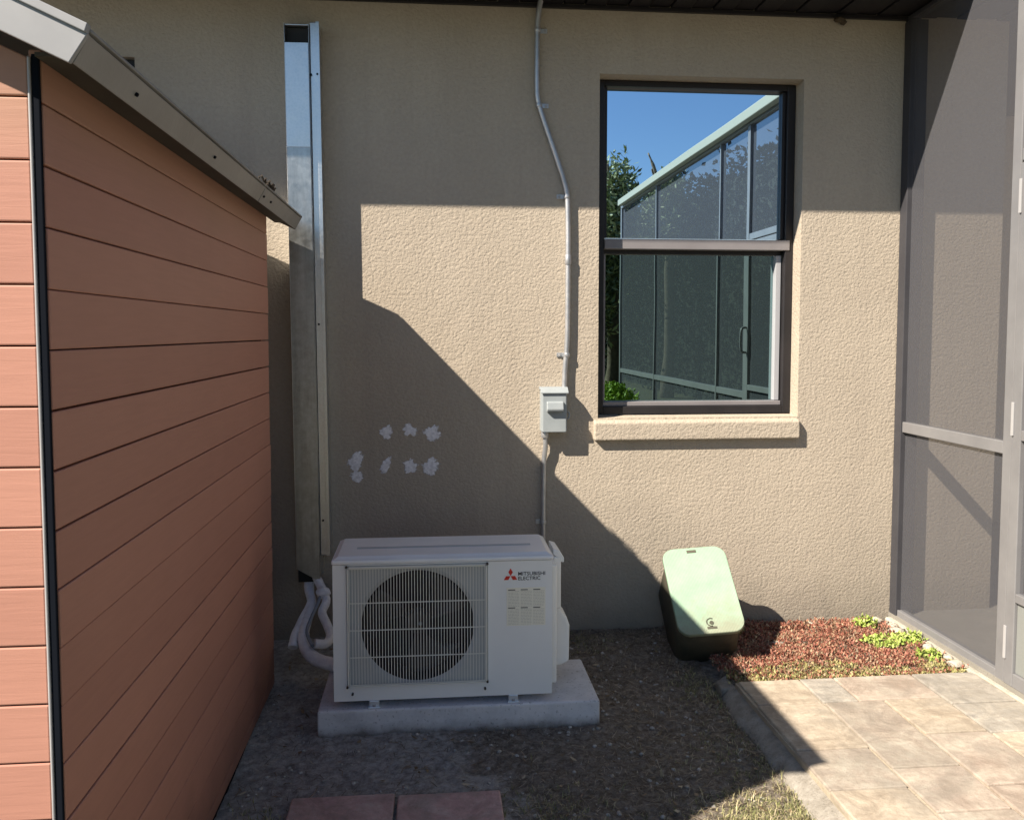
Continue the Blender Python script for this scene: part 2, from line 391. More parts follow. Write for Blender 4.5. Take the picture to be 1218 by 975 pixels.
# spackle patches on the wall
def blob(x, z, w_, h_, ang, seed):
    rnd = random.Random(seed); n = 44; w_ *= 1.45; h_ *= 1.4; k = MB(); top = []; bot = []
    for i in range(n):
        a = 2*math.pi*i/n; rr = 1+.28*noise.noise(Vector((math.cos(a)*1.5, math.sin(a)*1.5, seed*2.3)))*2+rnd.uniform(-.06, .08)
        px, pz = w_*math.cos(a)*rr, h_*math.sin(a)*rr
        qx = x+px*math.cos(ang)-pz*math.sin(ang); qz = z+px*math.sin(ang)+pz*math.cos(ang)
        bot.append((qx, -.0003, qz)); top.append((x+(qx-x)*.5, -.0022-rnd.random()*.0004, z+(qz-z)*.72))
    k.v = bot+top+[(x, -.0028, z)]
    for i in range(n):
        j = (i+1) % n; k.f += [(i, j, n+j, n+i), (n+i, n+j, 2*n)]
    return k
for i, (x, z, w_, h_, a) in enumerate([(-.217, 1.007, .024, .026, .4), (-.112, 1.011, .026, .023, -.2), (-.012, 1.000, .031, .030, .5), (-.355, .876, .026, .040, -.5),
                                     (-.353, .803, .024, .025, .1), (-.222, .852, .018, .031, -.6), (-.110, .845, .029, .027, .7), (-.015, .841, .036, .027, .1)]):
    o = blob(x, z, w_, h_, a, i+3).build('spackle_patch', SPACKLE, house, smooth=True)
    at_ = o.data.attributes.new('fade', 'FLOAT', 'POINT')
    for q in range(len(o.data.vertices)): at_.data[q].value = 0 if q < 44 else (.5 if q < 88 else 1)
# soffit boards, fascia, roof
for i in range(88):
    x = -3.7+i*.1
    B('soffit_board', SOFFIT, house, (x+.003, x+.097, -.505, .20, 2.957+(.006 if i % 2 else 0), 2.972), .002)
B('soffit_backing', BLACKIN, house, (-6, 5.2, -.505, .3, 2.974, 2.985), 0)
B('wall_trim', BRONZE, house, (-6, 2.27, -.018, .0, 2.938, 2.956), .002)
B('fascia', BRONZE, house, (-6.2, 5.4, -.535, -.508, 2.945, 3.12), .003)
MB().prism([(-.60, 3.122), (-.60, 3.15), (4.0, 5.0), (4.0, 4.95), (-.50, 3.122)], 0, -6.3, 5.5).build('roof', mottled('roof_shingle', (.12, .10, .09), (.18, .15, .13), 20, .9), house)

nest = MB(); nest.ico((1.905, -.03, 2.925), .022, 2, .25, 2, (1.1, .9, .6)); nest.ico((1.925, -.02, 2.918), .014, 3, .3, 2)
tag(nest.build('mud_nest', MT('dried_mud', (.06, .045, .03), .9).m, smooth=True), 'small brown mud wasp nest high on wall under soffit', 'nest')

# ------------------------------------------------------------------ garden shed
shed = thing('garden_shed', 'garden shed clad in reddish brown horizontal planks with grey roof edge', 'shed', (-.66, -2.38, 0))
SX, SY0, SY1 = -.66, -2.38, -.43; P_ = .1055; GAP = .0029
def plk(i): return i, -.020+i*P_      # bottom of plank i
rs = random.Random(12)
for i in range(-1, 18):
    z0 = max(.020, .064+i*P_+rs.uniform(-.0007, .0007)); z1 = min(.064+(i+1)*P_-GAP+rs.uniform(-.0007, .0007), 1.945)
    sw = rs.uniform(-.0012, .0012); m = MB().box(SX-.022, SX+sw, SY0+.008, SY1, z0, z1)
    m.v = [(x, y, z+(.0012*math.sin(y*2+i) if abs(z-z1) < 1e-6 else 0)) for x, y, z in m.v]
    m.build('side_plank', PLANKS[i % 3], shed, .0025)
for i in range(-1, 25):
    z0 = max(.020, .072+i*P_); z1 = .072+(i+1)*P_-GAP; xr = -.6805
    def xl(z): return xr if z < 1.93 else xr-(z-1.93)/.45
    if z0 > 2.40: continue
    pts = [(xr, z0), (xr, z1)] if z1 < 1.93 else ([(xr, z0), (xr, 1.93), (xl(z1), z1)] if z0 < 1.93 else [(xl(z0), z0), (xl(z1), z1)])
    q = pts+[(-2*1.76-p[0]+.0, p[1]) for p in reversed(pts)]
    # mirror about the ridge at x = -1.76
    MB().prism(q, 1, SY0, SY0+.022).build('front_plank', PLANKS[(i+1) % 3], shed, .0025)
B('front_backing', DARKTRIM, shed, (-2.83, -.69, SY0+.024, SY0+.034, .03, 1.92), 0)
B('side_backing', DARKTRIM, shed, (SX-.045, SX-.0235, SY0+.036, SY1, .03, 1.93), 0)
B('corner_trim', LIGHTTRIM, shed, (SX-.0195, SX-.0145, SY0-.004, SY0+.004, .01, 1.93), .002)
B('corner_seal', DARKTRIM, shed, (SX-.014, SX-.001, SY0-.001, SY0+.006, .01, 1.935), .002)
B('rear_wall', PLANK, shed, (-2.84, SX-.023, SY1-.03, SY1-.002, 0.02, 1.93), .002)
B('left_wall', PLANK, shed, (-2.86, -2.84, SY0, SY1, 0.02, 1.93), .002)
B('base_skirt', DARKTRIM, shed, (-2.86, SX-.006, SY0+.006, SY1-.004, -.03, .017), .002)
YF, YR, XE = -2.455, -.245, -.56
def rf(x): return 1.952+(XE-x)*.46 if x > -1.76 else 1.952+(XE-1.0*(-1.76))*0+(XE+1.76)*.46-(-1.76-x)*.46
roof = MB().prism([(-.558, 1.9475), (-1.76, 2.5), (-2.962, 1.9475), (-2.95, 1.930), (-1.76, 2.478), (-.57, 1.930)], 1, YF+.004, YR-.004).build('roof', ROOFMETAL, shed)
for (a, b) in ((YF+.003, -1.012), (-1.006, YR-.002)):
    MB().prism([(-.5765, 1.899), (-.5505, 1.944), (-.557, 1.948), (-.583, 1.903)], 1, a, b).build('side_fascia', ROOFMETAL, shed, .001)
    B('eave_lip', ROOFMETAL, shed, (-.560, -.547, a, b, 1.9485, 1.9545), .0015)
B('eave_underside', mottled('eave_board', (.06, .052, .045), (.08, .07, .06), 6, .8), shed, (SX+.001, -.584, SY0-.02, YR-.01, 1.925, 1.932), 0)
def rake(y0, y1, zt, zb, nm, mt, ov=0):
    xt, xb = -.5485+ov, (-.579 if zb < -.03 else -.553+ov)
    pts = [(xt, 1.948+zt), (-1.76, 1.948+zt+(xt+1.76)*.46), (-3.52-xt, 1.948+zt), (-3.52-xb, 1.948+zb), (-1.76, 1.948+zb+(xb+1.76)*.46), (xb, 1.948+zb)]
    return MB().prism(pts, 1, y0, y1).build(nm, mt, shed, .0015)
RAKE = mottled('rake_metal', (.27, .28, .30), (.31, .32, .34), 6, .5)
rake(YF-.008, YF+.002, -.004, -.051, 'front_rake', RAKE, .0)
rake(YF-.014, YF+.002, .010, -.0035, 'front_rake_cap', RAKE, .002)
rake(YR, YR+.008, .004, -.050, 'rear_rake', ROOFMETAL, .0)
for y in (-.98, -.86, -1.62, -2.2):
    k = MB(); k.tube([(-.566, y, 1.922), (-.560, y, 1.918)], .004, 8, 1); k.build('screw', DARKTRIM, shed)
debris = MB()
rr = random.Random(4)
for i in range(60):
    x, y = XE+.002+rr.uniform(-.02, .01), -.92+rr.gauss(0, .05); a = rr.uniform(0, 6.28); l = rr.uniform(.015, .05)
    debris.tube([(x, y, 1.957+rr.random()*.008), (x+math.cos(a)*l*.3, y+math.sin(a)*l, 1.960+rr.random()*.016)], .0035, 5, 1)
tag(debris.build('dead_leaves', MT('dead_leaf', (.05, .04, .03), .9).m), 'small clump of dark dead leaves caught on the shed roof edge', 'leaves', kind='stuff')

# ------------------------------------------------------------------ metal line cover
duct = thing('metal_duct', 'tall galvanised sheet metal line cover fixed up the wall behind the shed', 'duct', (-.56, 0, .33))
duct.rotation_euler = (0, math.radians(-.45), 0)
def DB(nm, mt, d, bv=.0015): return B(nm, mt, duct, d, bv)
DX0, DX1, ZD0, ZD1 = -.612, -.512, .375, 2.80
dx, dz = -.56, .33
def dull():
    m = MT('darkened_galvanised_steel', rough=.42, metal=1).world()  # streaky spangle; base darkened in place of a darker reflection
    a = m.noise(1, 6, .65, m.scale(40, 40, 3.5)); b = m.noise(26, 5, .7)
    c = m.ramp(m.math('MULTIPLY', m.math('ADD', a, b), .5), [(.36, (.32, .335, .335)), (.5, (.41, .43, .435)), (.64, (.50, .53, .54))])
    m.color(c); m.roughn(m.ramp(b, [(.3, .32), (.7, .40)])); return m.m
MB().prism([(DX0, .405), (DX1, .345), (DX1, 2.286), (DX0, 2.286)], 1, -.112, -.109).build('lower_front_panel', dull(), duct, .0008)
MB().prism([(DX0, 2.27), (DX1, 2.27), (DX1, 2.715), (DX0, 2.715)], 1, -.1145, -.1125).build('upper_front_panel', GALV, duct, .0008)
DB('left_side', GALV, (DX0-.0025, DX0-.0002, -.113, -.001, .405, 2.80))
DB('right_side', GALV, (DX1+.0002, DX1+.0025, -.108, -.001, .36, 2.80))
DB('lower_shade_sheet', BLACKIN, (DX0+.001, DX1-.001, -.09, -.086, .34, .50), 0)  # black sheet in place of the shade inside the duct's lower end
DB('top_cap', GALV, (DX0, DX1, -.10, -.001, 2.792, 2.798))
DB('shade_sheet', BLACKIN, (DX0+.001, DX1-.001, -.070, -.066, 2.60, 2.79), 0)  # black sheet in place of the shade behind the open top
DB('side_channel', GALV, (DX1+.004, -.470, -.092, -.001, .46, 2.81), .003)
DB('channel_lip', GALV, (-.482, -.4665, -.098, -.0925, .46, 2.812), .001)
for (x, z) in ((-.505, 2.585), (-.478, 2.587), (-.495, 1.5), (-.495, .62)):
    k = MB(); k.tube([(x, -.093, z), (x, -.101, z)], .0045, 8, 1); k.build('screw', DARKTRIM, duct)

# pipes out of the duct into the unit
pipes = thing('refrigerant_pipes', 'white wrapped pipes looping from the metal duct to the condenser', 'pipes', (-.53, -.2, .2))
MB().tube([(-0.55, -0.05, 0.42), (-0.535, -0.08, 0.365), (-0.479, -0.17, 0.285), (-0.488, -0.24, 0.248), (-0.457, -0.32, 0.219), (-0.436, -0.38, 0.196), (-0.446, -0.44, 0.183), (-0.491, -0.46, 0.192)], .019, 12).build('suction_line', WRAP, pipes)
MB().tube([(-0.553, -0.05, 0.358), (-0.558, -0.07, 0.321), (-0.551, -0.15, 0.269), (-0.573, -0.28, 0.227), (-0.585, -0.38, 0.194), (-0.586, -0.42, 0.163)], [.014, .014, .014, .015, .017, .020], 12).build('drain_hose', WRAP, pipes)
MB().tube([(-0.576, -0.05, 0.359), (-0.568, -0.08, 0.305), (-0.543, -0.16, 0.261), (-0.548, -0.28, 0.226), (-0.547, -0.38, 0.2), (-0.529, -0.44, 0.161), (-0.481, -0.49, 0.137), (-0.409, -0.53, 0.129), (-0.36, -0.55, 0.128)], [.018, .020, .022, .024, .027, .028], 12).build('wrapped_line', WRAP, pipes)
MB().tube([(-0.511, -0.06, 0.336), (-0.504, -0.2, 0.295), (-0.524, -0.32, 0.25), (-0.53, -0.4, 0.217), (-0.497, -0.47, 0.185)], .007, 8).build('cable', CABLE, pipes)
k = MB(); k.ico((-0.494, -0.16, 0.309), .030, 3, .2, 3, (1, 1, .9)); k.build('taped_knot', WRAP, pipes, smooth=True)

# ------------------------------------------------------------------ conduit and disconnect box
con = thing('electrical_conduit', 'thin galvanised conduit bending down the wall from the soffit to the switch box', 'conduit', (.5, 0, 1.2))
pts = [(.497, -.03, 2.975), (.488, -.024, 2.93), (.481, -.018, 2.86), (.479, -.018, 2.72), (.479, -.018, 2.58), (.484, -.018, 2.52), (.508, -.018, 2.44), (.54, -.018, 2.35), (.575, -.018, 2.25), (.605, -.018, 2.16), (.620, -.018, 2.09), (.624, -.018, 1.98), (.625, -.018, 1.84), (.623, -.018, 1.45), (.613, -.018, 1.30), (.609, -.02, 1.20)]
MB().tube(pts, .0125, 12, 5).build('pipe', CONDUIT, con)
for (x, z, s) in ((.481, 2.835, 1), (.488, 2.50, 1), (.619, 2.09, -1), (.625, 1.80, 0), (.621, 1.36, -1)):
    if s == 0: MB().tube([(x, -.018, z-.022), (x, -.018, z+.022)], .0155, 12, 1).build('coupling', CONDUIT, con, .001); continue
    st = MB().tube([(x, -.018, z-.009), (x, -.018, z+.009)], .0150, 12, 1); st.box(*sorted((x+s*.008, x+s*.046)), -.006, -.001, z-.010, z+.010)
    st = st.build('strap', CONDUIT, con, .001)
    k = MB(); k.tube([(x+s*.034, -.006, z), (x+s*.034, -.011, z)], .006, 8, 1); k.build('screw', HINGE, st)
bx = thing('disconnect_box', 'small grey electrical disconnect box on the wall left of the window', 'electrical box', (.55, 0, 1.0))
B('body', BOXGREY, bx, (.496, .617, -.062, -.001, 1.006, 1.196), .004)
B('cover', BOXGREY, bx, (.500, .612, -.074, -.063, 1.004, 1.182), .004)
MB().prism([(-.062, 1.200), (-.082, 1.184), (-.082, 1.190), (-.055, 1.212), (-.001, 1.212), (-.001, 1.198)], 0, .492, .620).build('rain_hood', BOXGREY, bx, .001)
MB().prism([(-.075, 1.150), (-.092, 1.145), (-.100, 1.112), (-.094, 1.100), (-.075, 1.098)], 0, .518, .596).build('handle', BOXGREY, bx, .004)
MB().tube([(.620, -.055, 1.10), (.628, -.055, 1.09), (.626, -.055, 1.07), (.620, -.055, 1.065)], .004, 8).build('hasp', BOXGREY, bx)
lw = thing('conduit_whip', 'thin metal conduit dropping from the switch box behind the condenser', 'conduit', (.51, 0, .5))
MB().tube([(.517, -.03, 1.0), (.520, -.028, .93), (.514, -.02, .85), (.512, -.02, .6), (.512, -.022, .35), (.50, -.10, .25), (.46, -.3, .22)], .0115, 12).build('pipe', CONDUIT, lw)
MB().tube([(.517, -.03, 1.004), (.517, -.03, .975)], .018, 12, 1).build('connector', CONDUIT, lw, .001)
k = MB().tube([(.512, -.02, .565), (.512, -.02, .583)], .0145, 12, 1); k.box(.478, .50, -.006, -.001, .563, .585); k.build('strap', CONDUIT, lw, .001)

# ------------------------------------------------------------------ concrete pad
pm = MB()
def padv(): pass
pm.prism([(-.425, -.888), (.612, -.888), (.612, -.484), (-.425, -.484)], 2, -.06, .098)
pad = pm.build('concrete_pad', PADC, None, .008, 3)
tag(pad, 'pale grey concrete pad under the outdoor condenser unit', 'pad')

# ------------------------------------------------------------------ outdoor unit
ac = thing('condenser_unit', 'ivory outdoor air conditioning condenser with round fan grille on a concrete pad', 'air conditioner', (.034, -.71, .10))
AX0, AX1, AYF, AYB, AZ0, AZ1 = -.366, .434, -.870, -.575, .125, .650
RX0, RX1, RZ0, RZ1 = -.318, .196, .176, .624
CX, CZ, CR = -.061, .391, .206
# front plate with a recess and a round opening
m = MB(); m.box(AX0, RX0, AYF, AYF+.012, AZ0, AZ1-.022); m.box(RX1, AX1, AYF, AYF+.012, AZ0, AZ1-.022)
m.box(RX0, RX1, AYF, AYF+.012, RZ1, AZ1-.022); m.box(RX0, RX1, AYF, AYF+.012, AZ0, RZ0)
front = m.build('front_panel', ACWHITE, ac, 0)
bm = bmesh.new(); bm.from_mesh(front.data)
bmesh.ops.remove_doubles(bm, verts=bm.verts, dist=1e-5)
inner = [f for f in bm.faces if abs(f.normal.y) < .1 and all(len(e.link_faces) > 2 for e in f.edges if abs(e.verts[0].co.y-e.verts[1].co.y) > .005)]
bm.to_mesh(front.data); bm.free()
n = 96; m = MB(); yb = AYF+.010
ring_o, ring_i, ring_b = [], [], []
for i in range(n):
    a = 2*math.pi*i/n; c, s_ = math.cos(a), math.sin(a)
    hx = (RX1-CX if c > 0 else CX-RX0); hz = (RZ1-CZ if s_ > 0 else CZ-RZ0)
    t = min(hx/max(abs(c), 1e-6), hz/max(abs(s_), 1e-6))
    ring_o.append((CX+c*t, yb, CZ+s_*t)); ring_i.append((CX+c*(CR+.016), yb, CZ+s_*(CR+.016))); ring_b.append((CX+c*CR, yb+.012, CZ+s_*CR))
m.v = ring_o+ring_i+ring_b
for i in range(n):
    j = (i+1) % n; m.f += [(i, j, n+j, n+i), (n+i, n+j, 2*n+j, 2*n+i)]; m.sm += [len(m.f)-1]
# corner fill
cor = [(RX1, yb+.0004, RZ1), (RX0, yb+.0004, RZ1), (RX0, yb+.0004, RZ0), (RX1, yb+.0004, RZ0)]
for c in cor:
    near = sorted(ring_o, key=lambda p: (p[0]-c[0])**2+(p[2]-c[2])**2)[:3]
    m.poly([c, near[0], near[1]])
m.build('fan_shroud', mottled('shaded_shroud_plastic', (.50, .52, .53), (.56, .58, .58), 4, .45), ac)  # colour darkened to stand in for shade behind the grille wires
m = MB(); m.v = [(p[0], p[1]+.0005, p[2]) for p in ring_b]+[(p[0], yb+.13, p[2]) for p in ring_b]
for i in range(n): j = (i+1) % n; m.f.append((i, j, n+j, n+i)); m.sm.append(i)
m.build('fan_duct', BLACKIN, ac)  # black wall puts the shade of the fan recess into its colour
# casing: sides, back, base
m = MB(); m.box(AX0, AX0+.010, AYF+.0125, AYB, AZ0, AZ1-.022); m.box(AX1-.010, AX1, AYF+.0125, AYB, AZ0, AZ1-.022); m.box(AX0+.011, AX1-.011, AYB-.008, AYB, AZ0, AZ1-.022); m.box(AX0+.011, AX1-.011, AYF+.0125, AYB-.009, AZ0, AZ0+.008)
m.build('casing', ACWHITE, ac, .003)
B('coil', COIL, ac, (AX0+.02, .20, AYB-.05, AYB-.012, AZ0+.01, AZ1-.03), 0)
B('partition', BLACKIN, ac, (.198, .204, AYF+.014, AYB-.01, AZ0+.01, AZ1-.03), 0)
# lid with raised rim and recess
B('lid', ACLID, ac, (AX0-.004, AX1+.004, AYF-.005, AYB+.006, AZ1-.021, AZ1-.004), .006, seg=3)
m = MB()
a0, a1, b0, b1, t0 = AX0+.018, AX1-.018, AYF+.016, AYB-.012, AZ1-.0035
m.v = [(AX0+.001, AYF, t0), (AX1-.001, AYF, t0), (AX1-.001, AYB, t0), (AX0+.001, AYB, t0), (a0, b0, AZ1+.006), (a1, b0, AZ1+.006), (a1, b1, AZ1+.006), (a0, b1, AZ1+.006)]
m.f = [(0, 1, 5, 4), (1, 2, 6, 5), (2, 3, 7, 6), (3, 0, 4, 7), (4, 5, 6, 7), (3, 2, 1, 0)]
lid = m.build('lid_top', ACLID, ac, .004, 3)
B('lid_groove', MT('lid_groove_shade', (.45, .49, .52), .5).m, lid, (a0+.06, a1-.05, b0+.10, b0+.118, AZ1+.0062, AZ1+.0085), .002)  # raised strip; its darker colour imitates the shade in a groove
# grille
m = MB()
nw = 47
for i in range(nw):
    x = RX0+.012+(RX1-RX0-.024)*i/(nw-1); r = .0013
    m.box(x-r, x+r, AYF-.010, AYF-.0075, RZ0+.010, RZ1-.010)
m.build('grille_wires', WIRE, ac, 0, kind='stuff')
for z in (.288, .388, .488, RZ0+.010, RZ1-.010): B('cross_wire', WIRE, ac, (RX0+.010, RX1-.010, AYF-.0072, AYF-.0045, z-.0016, z+.0016), 0)
for x in (RX0+.006, RX1-.006): B('grille_frame', WIRE, ac, (x-.0025, x+.0025, AYF-.010, AYF+.004, RZ0+.008, RZ1-.008), .001)
for z in (RZ0+.005, RZ1-.005): B('grille_frame', WIRE, ac, (RX0+.010, RX1-.010, AYF-.010, AYF+.004, z-.002, z+.002), .001)
SCREWM = MT('screw_dark', (.05, .045, .04), .5).m
for (x, z) in ((RX0+.002, RZ1-.002), (RX1-.003, RZ1-.002), (RX0+.002, RZ0+.004), (RX1-.003, RZ0+.006), (RX0+.02, RZ0-.022), (RX1-.012, RZ0-.02)):
    MB().tube([(x, AYF-.001, z), (x, AYF-.0125, z)], .0042, 8, 1).build('screw', SCREWM, ac)
# fan
fan = MB().tube([(CX, AYF+.05, CZ), (CX, AYF+.10, CZ)], .043, 24, 1).build('fan', FAN, ac, .006, 3)
for kx in range(3):
    m = MB(); R0, R1, nr, na = .045, .19, 8, 9; base = kx*2*math.pi/3+.5
    for i in range(nr+1):
        r = R0+(R1-R0)*i/nr; wd = .45+.45*(i/nr)
        for j in range(na+1):
            a = base+(j/na-.35)*wd*1.35+.25*(i/nr)**2
            m.v.append((CX+r*math.cos(a), AYF+.055+.05*j/na, CZ+r*math.sin(a)))
    for i in range(nr):
        for j in range(na): m.f.append((i*(na+1)+j, i*(na+1)+j+1, (i+1)*(na+1)+j+1, (i+1)*(na+1)+j))
    o = m.build('fan_blade', FAN, fan, smooth=True); so_ = o.modifiers.new('solid', 'SOLIDIFY'); so_.thickness = .003
MB().ico((CX+.008, AYF+.045, CZ-.002), .007, 1, .0, 2).build('fan_nut', BOXGREY, fan, smooth=True)
# valve cover and handle at the right
m = MB().prism([(AX1+.001, .17), (AX1+.055, .175), (AX1+.086, .19), (AX1+.088, .33), (AX1+.078, .36), (AX1+.058, .385), (AX1+.056, .40), (AX1+.001, .40)], 1, AYB-.16, AYB-.03)
m.build('valve_cover', ACWHITE, ac, .008, 3)
B('side_panel', ACWHITE, ac, (AX1+.0005, AX1+.022, AYF+.03, AYB-.02, .15, .60), .006, seg=3)
B('side_panel_rear', ACWHITE, ac, (AX1+.0225, AX1+.052, AYB-.17, AYB-.025, .4015, .605), .006, seg=3)
MB().prism([(AX1+.022, .635), (AX1+.045, .628), (AX1+.063, .60), (AX1+.063, .583), (AX1+.053, .583), (AX1+.046, .60), (AX1+.022, .612)], 1, AYB-.17, AYB-.03).build('side_handle', ACWHITE, ac, .003)
FOOTM = MT('zinc_bracket', (.72, .76, .80), .35, .5).m
for x in (-.221, .289):
    for y in (AYF+.012, AYB-.03):
        f = MB().box(x-.022, x+.022, y-.024, y+.022, .0985, .104).box(x-.018, x+.018, y-.016, y+.02, .104, .1245).build('foot', FOOTM, ac, .002)
        MB().tube([(x, y-.014, .104), (x, y-.014, .112)], .007, 6, 1).build('bolt', HINGE, f)
# badge and lettering
RED = MT('badge_red', (.62, .03, .02), .45).m; INK = MT('badge_ink', (.03, .03, .035), .5).m
m = MB(); s = .0145; cx, cz = .279, .572; yb = AYF-.0012
for a in (90, 210, 330):
    u = Vector((math.cos(math.radians(a)), math.sin(math.radians(a)))); v1 = Vector((math.cos(math.radians(a-30)), math.sin(math.radians(a-30)))); v2 = Vector((math.cos(math.radians(a+30)), math.sin(math.radians(a+30))))
    L = .0165; P0 = Vector((cx, cz)); q = [P0+u*.0008, P0+v1*L, P0+u*L*1.732, P0+v2*L]
    m.prism([(p.x, p.y) for p in q], 1, AYF-.0012, AYF-.0002)
m.build('logo', RED, ac)
def text(s_, x, z, h, width, parent, mat, nm='lettering'):
    cu = bpy.data.curves.new(nm, 'FONT'); cu.body = s_; cu.size = h*1.38; cu.extrude = .0004; cu.offset = h*.012; cu.resolution_u = 3
    t = bpy.data.objects.new(nm, cu); COL.objects.link(t); bpy.context.view_layer.update()
    me = bpy.data.meshes.new_from_object(t.evaluated_get(bpy.context.evaluated_depsgraph_get())); bpy.data.objects.remove(t)
    xs_ = [v.co.x for v in me.vertices]; sc = width/(max(xs_)-min(xs_)); x_ = min(xs_)
    for v in me.vertices:
        p = v.co.copy(); v.co = Vector((x+(p.x-x_)*sc, AYF-.0006-p.z, z+p.y))-origin(parent)
    me.materials.clear(); me.materials.append(mat); o = bpy.data.objects.new(nm, me); COL.objects.link(o); o.parent = parent; return o
text('MITSUBISHI', .307, .5735, .0135, .100, ac, INK); text('ELECTRIC', .307, .5560, .0135, .082, ac, INK)
lb = B('rating_label', MT('label_paper', (.90, .88, .76), .6).m, ac, (.264, .408, AYF-.0010, AYF-.0001, .386, .528), 0)
LINEINK = MT('small_print', (.46, .45, .40), .7).m
pr = random.Random(5); m = MB(); hd = MB()
for c in range(3):
    x0 = .270+c*.0465
    for r in range(24):
        z = .522-r*.0056
        if r in (0, 12): hd.box(x0, x0+.026, AYF-.0018, AYF-.0011, z-.0034, z-.0004); hd.build('label_heading', INK, lb); hd = MB(); continue
        xx = x0
        while xx < x0+.040:
            l = pr.uniform(.004, .011); m.box(xx, min(xx+l, x0+.041), AYF-.0016, AYF-.0011, z-.0022, z-.0012); xx += l+.002
m.build('small_print', LINEINK, lb, kind='stuff')

# ------------------------------------------------------------------ tilted utility box
ub = thing('valve_box', 'tilted buried valve box with rounded pale green lid by the wall', 'utility box', (1.172, -.355, .328))
ub['_local'] = 1
def rrect(hw, hh, r, n=7):
    out = []
    for (cx_, cy_, a0) in ((hw-r, hh-r, 0), (-hw+r, hh-r, 90), (-hw+r, -hh+r, 180), (hw-r, -hh+r, 270)):
        for i in range(n+1):
            a = math.radians(a0+90*i/n); out.append((cx_+r*math.cos(a), cy_+r*math.sin(a)))
    return out
def loft(secs):
    m = MB(); n_ = len(secs[0][0])
    for (o_, z_) in secs: m.v += [(p[0], p[1], z_) for p in o_]
    for k_ in range(len(secs)-1):
        for i in range(n_): m.f.append((k_*n_+i, k_*n_+(i+1) % n_, (k_+1)*n_+(i+1) % n_, (k_+1)*n_+i)); m.sm.append(len(m.f)-1)
    m.f.append(tuple(range(n_))); m.f.append(tuple((len(secs)-1)*n_+i for i in reversed(range(n_)))); return m
loft([(rrect(.140, .222, .05), -.30), (rrect(.132, .203, .05), -.03), (rrect(.129, .200, .05), -.002)]).build('box_body', DARKBOX, ub)
lidm = loft([(rrect(.139, .212, .052), 0), (rrect(.143, .216, .055), .004), (rrect(.143, .216, .055), .019), (rrect(.140, .213, .052), .024)]).build('lid', GREENLID, ub, .0)
lidm['_local'] = 1
rp = [(.018*math.cos(a), -.165+.018*math.sin(a), .0245) for a in [math.radians(q) for q in range(60, 300, 15)]]
MB().tube(rp, .0026, 6, 1).build('lift_ring', DARKBOX, lidm)
MB().tube([(0.002, -.168, .022), (0.002, -.168, .027)], .009, 10, 1).build('bolt', DARKBOX, lidm)
MB().box(-.020, .020, -.196, -.186, .0225, .0262).build('slot', DARKBOX, lidm)
MB().box(-.030, .012, .186, .200, .0215, .0262).build('slot', DARKBOX, lidm)
# orientation: local +Z faces viewer and up, local +Y up the wall, rolled
dv = (Vector((1.18, -.355, .315))-Vector((0, -3.9, 1.466))).normalized(); rt = dv.cross(Vector((0, 0, 1))).normalized(); up_ = rt.cross(dv)
U = (.27*rt+.040*up_+.055*dv).normalized(); V = -.124*rt+.3675*up_+.22*dv; NN = U.cross(V).normalized(); V = NN.cross(U)
ub.rotation_euler = Matrix((U, V, NN)).transposed().to_euler()

# ------------------------------------------------------------------ patio
patio = B('patio', SAND, None, (1.195, 2.215, -3.2, -.712, -.05, .066), .002)
patio['kind'] = 'structure'; patio['label'] = 'raised patio of mixed tan, grey and rose pavers'
T = [(1.207, 1.455, -.93, -.715, 0), (1.459, 1.598, -.93, -.715, 1), (1.602, 1.928, -.93, -.715, 2), (1.934, 2.195, -.985, -.715, 1),
     (1.200, 1.455, -1.275, -.933, 0), (1.460, 1.690, -1.410, -.933, 3), (1.696, 1.928, -1.200, -.933, 0), (1.934, 2.200, -1.212, -.988, 1),
     (1.196, 1.447, -1.520, -1.279, 3), (1.694, 1.924, -1.535, -1.204, 2), (1.930, 2.203, -1.50, -1.216, 0),
     (1.453, 1.687, -1.660, -1.414, 2), (1.192, 1.441, -1.76, -1.524, 0), (1.692, 1.922, -1.79, -1.539, 2), (1.928, 2.205, -1.84, -1.504, 3)]
rp_ = random.Random(9)
for c, (x0, x1, y) in enumerate(((1.192, 1.439, -1.764), (1.447, 1.685, -1.664), (1.691, 1.920, -1.794), (1.926, 2.205, -1.844))):
    while y > -3.1:
        l = rp_.choice((.24, .34)); T.append((x0, x1, max(y-l, -3.19), y, rp_.randrange(4))); y -= l+.004
for i, (x0, x1, y0, y1, c) in enumerate(T):
    m = MB(); z = .075+rp_.uniform(-.0012, .0016); tx, ty = rp_.uniform(-.003, .003), rp_.uniform(-.003, .003)
    j = lambda: rp_.uniform(-.0015, .0015)
    pts = [(x0+.001+j(), y0+.001+j()), (x1-.001+j(), y0+.001+j()), (x1-.001+j(), y1-.001+j()), (x0+.001+j(), y1-.001+j())]
    m.v = [(x, y, .055) for x, y in pts]+[(x, y, z+tx*(x-x0)+ty*(y-y0)) for x, y in pts]
    m.f = [(3, 2, 1, 0), (4, 5, 6, 7), (0, 1, 5, 4), (1, 2, 6, 5), (2, 3, 7, 6), (3, 0, 4, 7)]
    m.build('paver', PAV[c], patio, .0045, 2)
